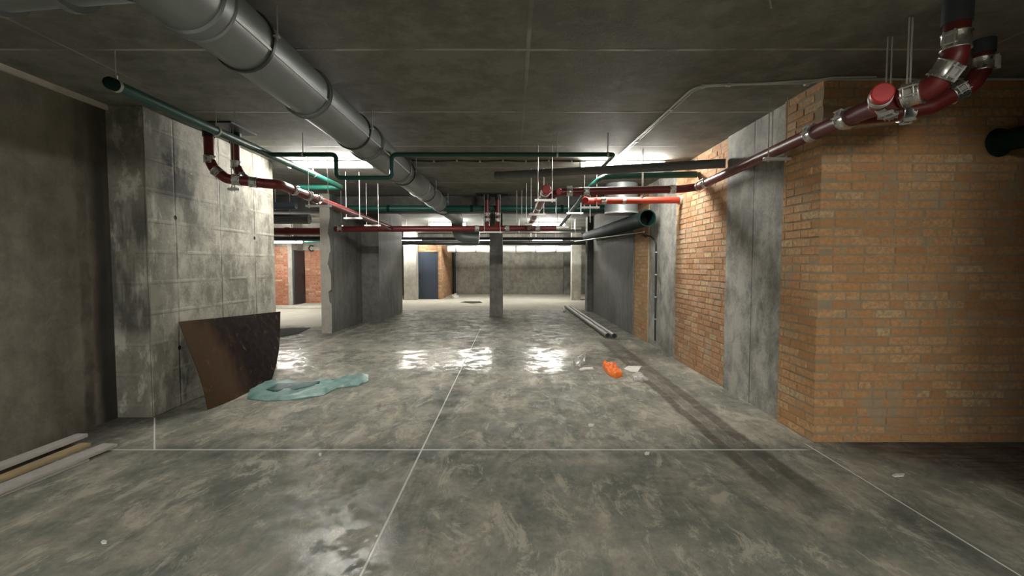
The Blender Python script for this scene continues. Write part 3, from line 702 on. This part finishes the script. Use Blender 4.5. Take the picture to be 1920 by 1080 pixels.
# left-hand assembly
t = thing('red_drain_pipe', 'red drain pipe with two risers and steel couplings hung beside the left pier', 'pipe', (-2.9, 5.4, 2.4))
RA = .052
seg([(-3.25, 5.22, 2.93), (-3.25, 5.22, 2.62), (-3.21, 5.22, 2.53), (-3.09, 5.24, 2.42), (-2.72, 5.34, 2.385)], RA, .1, nm='riser_bend')
seg([(-3.14, 5.52, 2.93), (-3.14, 5.52, 2.62), (-3.08, 5.52, 2.5), (-2.96, 5.45, 2.42), (-2.72, 5.36, 2.39)], RA*.95, .1, nm='riser_bend')
coupling((-3.25, 5.22, 2.62), (0, 0, 1), RA, t, side=(.4, -1, 0)); coupling((-3.14, 5.52, 2.63), (0, 0, 1), RA*.95, t, side=(.4, -1, 0))
coupling((-3.17, 5.225, 2.485), (.75, 0, -.62), RA, t, side=(0, -1, .2)); coupling((-3.045, 5.5, 2.475), (.75, -.2, -.62), RA*.95, t, side=(0, -1, .2))
coupling((-2.99, 5.27, 2.412), (1, .2, -.08), RA, t, side=(0, -1, .1)); coupling((-2.83, 5.313, 2.395), (1, .2, -.08), RA, t, side=(0, -1, -.3))
bm = nb(); tube(bm, [(-3.25, 5.22, 2.86), (-3.25, 5.22, 3.0)], RA*1.2, 22); obj('ceiling_sleeve', bm, M['black'], t, True)
bm = nb(); tube(bm, [(-3.14, 5.52, 2.86), (-3.14, 5.52, 3.0)], RA*1.2, 22); obj('ceiling_sleeve', bm, M['black'], t, True)
bm = nb(); box(bm, -3.42, -2.95, 5.12, 5.64, 2.982, 3.0, .003); obj('ceiling_plate', bm, M['black'], t)
seg([(-2.78, 5.32, 2.39), (-2.6, 5.42, 2.385), (-2.6, 6.0, 2.37), (-2.6, 10.3, 2.27)], RA, .1, nm='lengthwise_run')
for y in (5.75, 6.15, 6.45): coupling((-2.6, y, 2.385-.022*(y-5.4)), (0, 1, -.022), RA, t, side=(1, 0, .3))

# transverse dark red pipe with the two centre risers
t = thing('red_drain_pipe', 'dark red drain pipe crossing the hall in front of the middle column', 'pipe', (-.4, 10.4, 2.26))
seg([(-3.82, 10.4, 2.25), (.95, 10.4, 2.27)], .062, nm='cross_run')
for x in (-3.7, -.75, -.1, .55): coupling((x, 10.4, 2.262), (1, 0, 0), .062, t, side=(0, -1, .2))
for x in (-.53, -.3):
    rs = seg([(x, 10.32, 2.97), (x, 10.32, 2.42), (x-.03, 10.4, 2.28)], .05, .1, nm='riser')
    coupling((x, 10.32, 2.56), (0, 0, 1), .05, t, side=(0, -1, 0)); coupling((x, 10.32, 2.44), (0, 0, 1), .05, t, side=(0, -1, 0))
    bm = nb(); tube(bm, [(x, 10.32, 2.86), (x, 10.32, 3.0)], .064, 20); obj('ceiling_sleeve', bm, M['black'], t, True)
bm = nb(); box(bm, -.76, -.08, 10.15, 10.5, 2.975, 3.0); obj('ceiling_plate', bm, M['black'], t)

# hangers --------------------------------------------------------------------
H = [((2.4, 4.4, 2.46), .16, 'x', 'trapeze hanger under the big red pipe, in front of the concrete panel'),
     ((2.43, 3.0, 2.51), .02, 'x', 'hanger rods right beside the capped red branch'),
     ((2.5, 3.25, 2.49), .03, 'x', 'twin hanger rods just left of the capped red branch'),
     ((.42, 6.15, 2.32), .18, 'x', 'hanger below the capped red pipe left of the right-hand group'),
     ((.40, 7.6, 2.29), .2, 'x', 'second hanger along the lengthwise red pipe'),
     ((.38, 9.0, 2.25), .22, 'x', 'third hanger along the lengthwise red pipe'),
     ((1.14, 7.02, 2.33), .18, 'x', 'hanger under the bright red pipe beside its end cap'),
     ((1.72, 6.38, 2.4), .05, 'y', 'hanger rods over the red cross pipe near the bright red one'),
     ((1.22, 9.4, 2.5), .24, 'x', 'hanger below the far green pipe right of the hall'),
     ((1.24, 11.9, 2.42), .24, 'x', 'farther hanger below the green pipe right of the hall'),
     ((-2.6, 6.5, 2.29), .26, 'x', 'hanger under the left red pipe in front of the left lamp'),
     ((-2.6, 7.9, 2.26), .22, 'x', 'bright hanger under the left red pipe above the chipped slab'),
     ((-2.6, 9.0, 2.23), .22, 'x', 'hanger under the left red pipe near its far end'),
     ((-.42, 10.28, 2.19), .34, 'x', 'hanger below the two short centre risers'),
     ((-3.05, 5.3, 2.33), .03, 'x', 'small bracket below the left risers')]
for loc, wd, sd, lab in H: hanger(loc, wd, 3.0 if loc[1] < 10.7 or loc[1] > 11.2 else 2.66, sd, lab)

# stray thin rods
def rod(p0, p1, label):
    bm = nb(); tube(bm, [p0, p1], .005, 6); tag(obj('hanger_rod', bm, M['zinc'], at=p0), label, 'rod', 'bare threaded rods hanging from the ceiling')
rod((2.47, 4.62, 2.62), (2.47, 4.62, 3.0), 'bare rod hanging beside the concrete panel over the red pipe')
rod((1.42, 2.7, 2.9), (1.41, 2.72, 3.0), 'stub of bare wire hanging from the ceiling at top right')
rod((-2.56, 4.5, 2.8), (-2.56, 4.5, 3.0), 'thin bare rod hanging over the left green pipe')
for x, z, lab in ((-3.5, 2.35, 'leftmost bare rod before the beam, over the chipped slab'), 
                  (.1, 2.35, 'left one of two close bare rods beside the column risers'), (.2, 2.4, 'right one of two close bare rods beside the column risers'), (.9, 2.45, 'bare rod before the beam, left of the far green pipe'),
                  (1.6, 2.35, 'bare rod before the beam, right of the far green pipe'), (1.9, 2.4, 'rightmost bare rod before the beam, near the vent stack')): rod((x, 9.9, z), (x, 9.9, 3.0), lab)

# cables and conduit ---------------------------------------------------------
bm = nb()
pts = [(-1.45+.33*k, 6.98, 2.985-.012*(k % 2)) for k in range(8)] + [(1.06, 6.98, 2.97)]
tube(bm, pts, .01, 8, .05)
cb = tag(obj('ceiling_cable', bm, M['cable'], smooth=True, at=(0, 7, 2.99)), 'thin dark cable clipped across the ceiling between the two lamps', 'cable')
for k in range(0, 8):
    bm = nb(); x = -1.45+.33*k; rings(bm, (x-.012, 6.98, 2.985-.012*(k % 2)), (1, 0, 0), [(0, .011), (0, .017), (.024, .017), (.024, .011)], 10); obj('cable_clip', bm, M['conduit'], cb)
bm = nb(); tube(bm, [(1.46, 7.0, 2.988), (1.53, 4.16, 2.988), (1.62, 4.07, 2.988), (2.46, 4.02, 2.988), (2.52, 3.95, 2.988), (4.4, 3.945, 2.988)], .0115, 10, .12)
tube(bm, [(1.49, 7.0, 2.988), (1.56, 4.2, 2.988), (1.64, 4.11, 2.988), (2.48, 3.96, 2.988), (2.56, 3.91, 2.988), (2.9, 3.9, 2.988)], .008, 8, .1)
cd = tag(obj('conduit', bm, M['conduit'], smooth=True, at=(1.5, 5, 2.99)), 'pale grey conduit running back over the ceiling then turning right above the brick pier', 'conduit')
for p in ((1.515, 5.9), (1.53, 4.7), (1.8, 4.066), (2.44, 4.05), (1.6, 4.1)):
    bm = nb(); box(bm, p[0]-.02, p[0]+.02, p[1]-.02, p[1]+.02, 2.974, 3.0, .003); obj('conduit_clip', bm, M['conduit'], cd)
bm = nb(); tube(bm, [(2.545, 9.15, 2.02), (2.4, 8.95, 2.04), (2.52, 8.75, 2.0), (2.575, 8.62, 1.9), (2.58, 8.6, .12)], .016, 10, .1)
cb = tag(obj('wall_cable', bm, M['cable'], smooth=True, at=(2.58, 8.6, 1)), 'thick black cable running down the narrow concrete panel on the right', 'cable')
for z in (.5, .9, 1.3, 1.7):
    bm = nb(); rings(bm, (2.58, 8.6, z), (0, 0, 1), [(0, .016), (0, .021), (.02, .021), (.02, .016)], 10); obj('cable_clip', bm, M['conduit'], cb)
bm = nb(); tube(bm, [(1.95, 15.0, 2.2), (2.46, 9.0, 2.1)], .012, 8); tag(obj('thin_conduit', bm, M['conduit'], at=(2.2, 12, 2.3)), 'thin conduit slanting below the thick green pipe on the right wall', 'conduit')

# services beyond the beam -----------------------------------------------------
def hpipe(name, x0, x1, y, z, r, mat, label, cat='pipe', joints=()):
    tt = thing(name, label, cat, ((x0+x1)/2, y, z))
    bm = nb(); tube(bm, [(x0, y, z), (x1, y, z)], r, 16); obj('pipe_run', bm, mat, tt, True)
    for x in joints: bm = nb(); rings(bm, (x, y, z), (1, 0, 0), [(0, r), (0, r*1.15), (r*1.2, r*1.15), (r*1.2, r)], 16); obj('joint', bm, mat, tt, True)
    for x in [x0+.4+(x1-x0-.8)*k/3 for k in range(4)]: bm = nb(); tube(bm, [(x, y, z-r-.01), (x, y, 3.0)], .006, 6); obj('hanging_rod', bm, M['zinc'], tt)
    return tt
hpipe('black_pipe', -5.1, 3.8, 17.8, 2.28, .075, M['black'], 'black pipe slung across the back of the hall above the foil duct', joints=(-2.9, -1.4, .6, 2.1))
hpipe('black_pipe', -3.9, 2.5, 16.0, 2.34, .05, M['blue_grey'], 'thin dark grey pipe crossing behind the middle column', joints=(-2.2, 1.0))
t = thing('foil_duct', 'bright foil-wrapped duct with bands hanging across the back of the hall', 'duct', (.5, 20.6, 2.1))
bm = nb(); tube(bm, [(-2.75+.35*k, 20.6, 2.14+.012*math.sin(k*2.1)) for k in range(19)], [.145+.008*math.sin(k*1.7) for k in range(19)], 20); obj('foil_wrap', bm, M['foil'], t, True)
for k in range(8):
    bm = nb(); rings(bm, (-2.4+.85*k, 20.6, 2.14), (1, 0, 0), [(0, .14), (0, .157), (.03, .157), (.03, .14)], 20); obj('band', bm, M['galv_dark'], t, True)
    bm = nb(); tube(bm, [(-2.38+.85*k, 20.6, 2.29), (-2.38+.85*k, 20.6, 3.0)], .006, 6); obj('hanging_rod', bm, M['zinc'], t)
# tray added under the lamps to block their floor reflections
t = thing('reflection_screen_tray', 'shallow grey tray added beyond the beam to hide lamp reflections', 'screen_tray', (.8, 16.6, 2.6))
bm = nb(); box(bm, -3.3, 2.5, 16.2, 17.0, 2.6, 2.608); box(bm, -3.3, 2.5, 16.2, 16.206, 2.6, 2.66); box(bm, -3.3, 2.5, 16.994, 17.0, 2.6, 2.66); obj('screen_tray', bm, M['galv'], t)
for x in (-2.8, -1, .6, 2.1):
    for y in (16.21, 16.99): bm = nb(); tube(bm, [(x, y, 2.6), (x, y, 3.0)], .006, 6); obj('hanging_rod', bm, M['zinc'], t)
bm = nb(); tube(bm, [(-2.88, 23.9, 0), (-2.88, 23.9, 2.6)], .08, 14); tag(obj('black_downpipe', bm, M['black'], smooth=True, at=(-2.98, 23.9, 0)), 'black vertical downpipe in the corner behind the brick booth', 'pipe')

# left aisle services
for (y, z, r, m, lab) in ((9.3, 2.62, .07, 'blue_grey', 'dark blue-grey pipe nearest the viewer across the left aisle'),
                          (11.9, 2.3, .09, 'red', 'dark maroon pipe across the left aisle above the lamps'),
                          (12.4, 2.15, .06, 'blue_grey', 'navy pipe across the left aisle just over the nearer lamp'),
                          (14.0, 2.24, .055, 'grey_pipe', 'mid grey pipe across the left aisle'),
                          (15.6, 2.24, .045, 'green', 'green pipe across the left aisle in front of the brick wall'),
                          (9.9, 2.42, .1, 'grey_pipe', 'wide dark grey duct pipe across the left aisle, upper one')):
    hpipe('aisle_pipe', -12.6, -4.15, y, z, r, M[m], lab, joints=(-7, -5.6))

# ------------------------------------------------------------------ things on the floor
# rusty sheet leaning on the pier
def rust_sheet():
    bm = nb(); bl, br, tr, tl = V((-3.12, 4.86, .01)), V((-3.12, 6.16, .01)), V((-3.46, 7.16, .79)), V((-3.46, 4.98, .9))
    N, K = 16, 12; g = []
    for j in range(K+1):
        row = []
        for i in range(N+1):
            u, v = i/N, j/K
            p = (bl*(1-u)+br*u)*(1-v)+(tl*(1-u)+tr*u)*v
            bow = math.sin(math.pi*u)*.04*(1-v)+math.sin(math.pi*v)*.012
            p = p+V((bow+.012*math.sin(7*u+5*v), 0, 0))
            if i == N: p.y += .07*math.sin(math.pi*v)
            p.z += .0 if j else .0
            row.append(p)
        g.append(row)
    th = V((-.006, 0, -.003))
    A = [[bm.verts.new(p) for p in r] for r in g]; B = [[bm.verts.new(p+th) for p in r] for r in g]
    for j in range(K):
        for i in range(N):
            bm.faces.new((A[j][i], A[j][i+1], A[j+1][i+1], A[j+1][i])); bm.faces.new((B[j][i], B[j+1][i], B[j+1][i+1], B[j][i+1]))
    for j in range(K):
        bm.faces.new((A[j][0], A[j+1][0], B[j+1][0], B[j][0])); bm.faces.new((A[j][N], B[j][N], B[j+1][N], A[j+1][N]))
    for i in range(N):
        bm.faces.new((A[0][i], B[0][i], B[0][i+1], A[0][i+1])); bm.faces.new((A[K][i], A[K][i+1], B[K][i+1], B[K][i]))
    return bm
tag(obj('rusty_metal_sheet', rust_sheet(), M['rust'], smooth=True, at=(-3.12, 5.5, 0)), 'dark brown rusty metal sheet leaning against the left concrete pier', 'metal sheet')

# crumpled sheet from an outline of floor points
def crumple(name, outline, mat, h, label, cat, seed=0, fold=1.0, par=None, edge=.004, cell=None):
    rnd = random.Random(seed); n = len(outline)
    cx = sum(p[0] for p in outline)/n; cy = sum(p[1] for p in outline)/n
    bm = nb(); RINGS = 9; SEG = n*3
    def out(k):
        a = k/3; i = int(a) % n; j = (i+1) % n; f_ = a-int(a)
        return outline[i][0]*(1-f_)+outline[j][0]*f_, outline[i][1]*(1-f_)+outline[j][1]*f_
    from mathutils import noise as mn
    rows = []
    for r_ in range(1, RINGS+1):
        s = r_/RINGS; row = []
        for k in range(SEG):
            x, y = out(k); px, py = cx+(x-cx)*s, cy+(y-cy)*s
            q = V((px*6*fold+seed, py*6*fold, seed)); z = abs(mn.noise(q))*1.3+.6*abs(mn.noise(q*2.7))
            e = 1 if s < .9 else .55
            row.append(bm.verts.new((px, py, edge+h*z*e+(h*.35 if s < .95 else 0))))
        rows.append(row)
    c0 = bm.verts.new((cx, cy, edge+h*.5))
    for k in range(SEG): bm.faces.new((c0, rows[0][k], rows[0][(k+1) % SEG]))
    for a, b in zip(rows, rows[1:]):
        for k in range(SEG): bm.faces.new((a[k], b[k], b[(k+1) % SEG], a[(k+1) % SEG]))
    # skirt down to the floor
    sk = [bm.verts.new((v.co.x, v.co.y, .001)) for v in rows[-1]]
    for k in range(SEG): bm.faces.new((rows[-1][k], sk[k], sk[(k+1) % SEG], rows[-1][(k+1) % SEG]))
    bm.faces.new(sk[::-1])
    o = obj(name, bm, mat, par, True, at=None if par else (cx, cy, 0))
    if label: tag(o, label, cat)
    return o
def fl(px, py):
    a = math.atan(45/900); u = (px-960)/900; v = (540-py)/900
    y = math.cos(a)+v*math.sin(a); z = -math.sin(a)+v*math.cos(a); s = -1.5/z
    return (u*s, y*s)
tp = crumple('teal_tarpaulin', [fl(*p) for p in ((463, 748), (470, 730), (492, 718), (535, 717), (580, 722), (610, 716), (640, 714), (668, 706), (690, 706), (691, 716), (672, 724), (632, 729), (606, 742), (560, 750), (500, 753))],
             M['teal'], .045, 'crumpled pale teal tarpaulin lying on the floor by the rusty sheet', 'tarpaulin', 4, .8)
crumple('fold', [fl(*p) for p in ((500, 738), (520, 727), (560, 726), (600, 722), (590, 730), (555, 738), (515, 741))], M['teal_dark'], .012, None, None, 2, 1, par=tp, edge=.05)
crumple('plastic_bag', [fl(*p) for p in ((1075, 681), (1082, 671), (1100, 668), (1098, 680), (1088, 690), (1079, 688))], M['clear'], .05, 'crumpled clear plastic bag, leftmost litter on the right of the floor', 'litter', 1, 2)
crumple('paper_strip', [fl(*p) for p in ((1085, 694), (1092, 690), (1112, 690), (1113, 694), (1100, 694), (1088, 697))], M['white_paper'], .02, 'white paper strip lying beside the clear plastic bag', 'litter', 3, 2)
ob = crumple('orange_bag', [fl(*p) for p in ((1129, 687), (1140, 684), (1152, 687), (1162, 698), (1168, 706), (1155, 710), (1143, 705), (1134, 696))], M['orange'], .07, 'bright orange crumpled plastic bag on the floor', 'litter', 5, 2)
crumple('white_card', [fl(*p) for p in ((1169, 692), (1178, 687), (1203, 688), (1196, 698), (1184, 698))], M['white_paper'], .015, 'flat white piece of card right of the orange bag', 'litter', 6, 1.5)
crumple('plastic_wrapper', [fl(*p) for p in ((1183, 707), (1192, 701), (1200, 700), (1216, 713), (1205, 717), (1190, 715))], M['clear'], .04, 'crumpled clear wrapper just below the white card', 'litter', 7, 2)
crumple('white_sack', [fl(*p) for p in ((846, 559), (850, 555), (857, 555), (860, 559), (853, 561))], M['white_paper'], .12, 'small white sack at the foot of the brick booth', 'sack', 8, 2)
crumple('rubble', [fl(*p) for p in ((1050, 583), (1053, 577), (1060, 577), (1061, 584), (1056, 586))], M['white_paper'], .05, 'pale crumbs of rubble at the far end of the floor tubes', 'rubble', 9, 3)
crumple('shadow_stain_patch', [fl(*p) for p in ((500, 632), (505, 618), (545, 615), (583, 615), (560, 626), (525, 632))], M['dirt_and_shadow'], .012, 'thin dark sheet painting a floor shadow in the left opening beside the pier', 'mat', 10, 3)  # painted shadow: a thin dark sheet laid on the floor
crumple('shadow_stain_patch', [fl(*p) for p in ((862, 567), (872, 565), (900, 565), (905, 568), (885, 569))], M['dirt_and_shadow'], .004, 'small dark flat patch on the pale floor in front of the booth', 'mat', 12, 1)  # dark floor stain, built as a thin flat sheet
for (px, py, s, lab) in ((1108, 798, 6, 'small white paper scrap between the litter and the floor joint'), (1684, 892, 12, 'white paper sliver on the dark floor at right'),
                         (195, 1018, 6, 'cream chip on the floor at bottom left'), (600, 853, 3, 'tiny white chip just below the cross joint, left'),
                         (1213, 851, 5, 'small pale crumb on the cross joint right of centre'), (1385, 640, 0, '')):
    if not s: continue
    crumple('paper_scrap', [fl(px-s, py), fl(px-s*.3, py-3), fl(px+s, py-2), fl(px+s*.8, py+2), fl(px-s*.6, py+3)], M['white_paper'], .006, lab, 'litter', px, 3)['group'] = 'small scraps on the floor'

# steel tubes
def steel_tube(x0, y0, x1, y1, z, r, lab):
    tt = thing('steel_tube', lab, 'tube', ((x0+x1)/2, (y0+y1)/2, 0), 'steel tubes lying along the right of the floor')
    bm = nb(); d = V((x1-x0, y1-y0, 0)); L = d.length
    rings(bm, (x0, y0, z), d, [(.3, r*.86), (0, r*.86), (0, r), (L, r), (L, r*.86), (L-.3, r*.86)], 20, caps=True); obj('tube_wall', bm, M['steel_tube'], tt, True)
    bm = nb(); rings(bm, V((x0, y0, z))+d.normalized()*.03, d, [(0, r*.84), (.004, r*.84)], 18); obj('bore', bm, M['black'], tt)
steel_tube(1.93, 9.6, 1.84, 16.3, .058, .056, 'left weathered steel tube of the pair on the floor')
steel_tube(2.05, 9.55, 1.97, 16.1, .058, .056, 'right weathered steel tube of the pair on the floor')
# planks bottom left
def plank(p0, p1, wd, th, z, mat, lab):
    bm = nb(); a, b = V((*p0, z+th/2)), V((*p1, z+th/2)); obox(bm, (a+b)/2, b-a, (0, 0, 1), (b-a).length, wd, th, .004)
    tag(obj('plank', bm, mat, at=(*((a+b)/2).to_tuple()[:2], z)), lab, 'plank', 'loose planks along the left wall')
plank((-3.68, 2.6), (-3.62, 3.98), .1, .03, .045, M['wood'], 'rounded grey plank nearest the left wall, on top of the others')
plank((-3.58, 2.5), (-3.52, 3.9), .09, .025, .0, M['wood_warm'], 'yellowish raw plank between the two grey ones')
plank((-3.40, 2.4), (-3.26, 3.83), .13, .025, .022, M['wood'], 'grey plank farthest from the wall, with a torn end')
plank((-3.42, 2.5), (-3.30, 3.6), .16, .02, .0, M['wood'], 'dusty board lying flat beneath the outer grey plank')
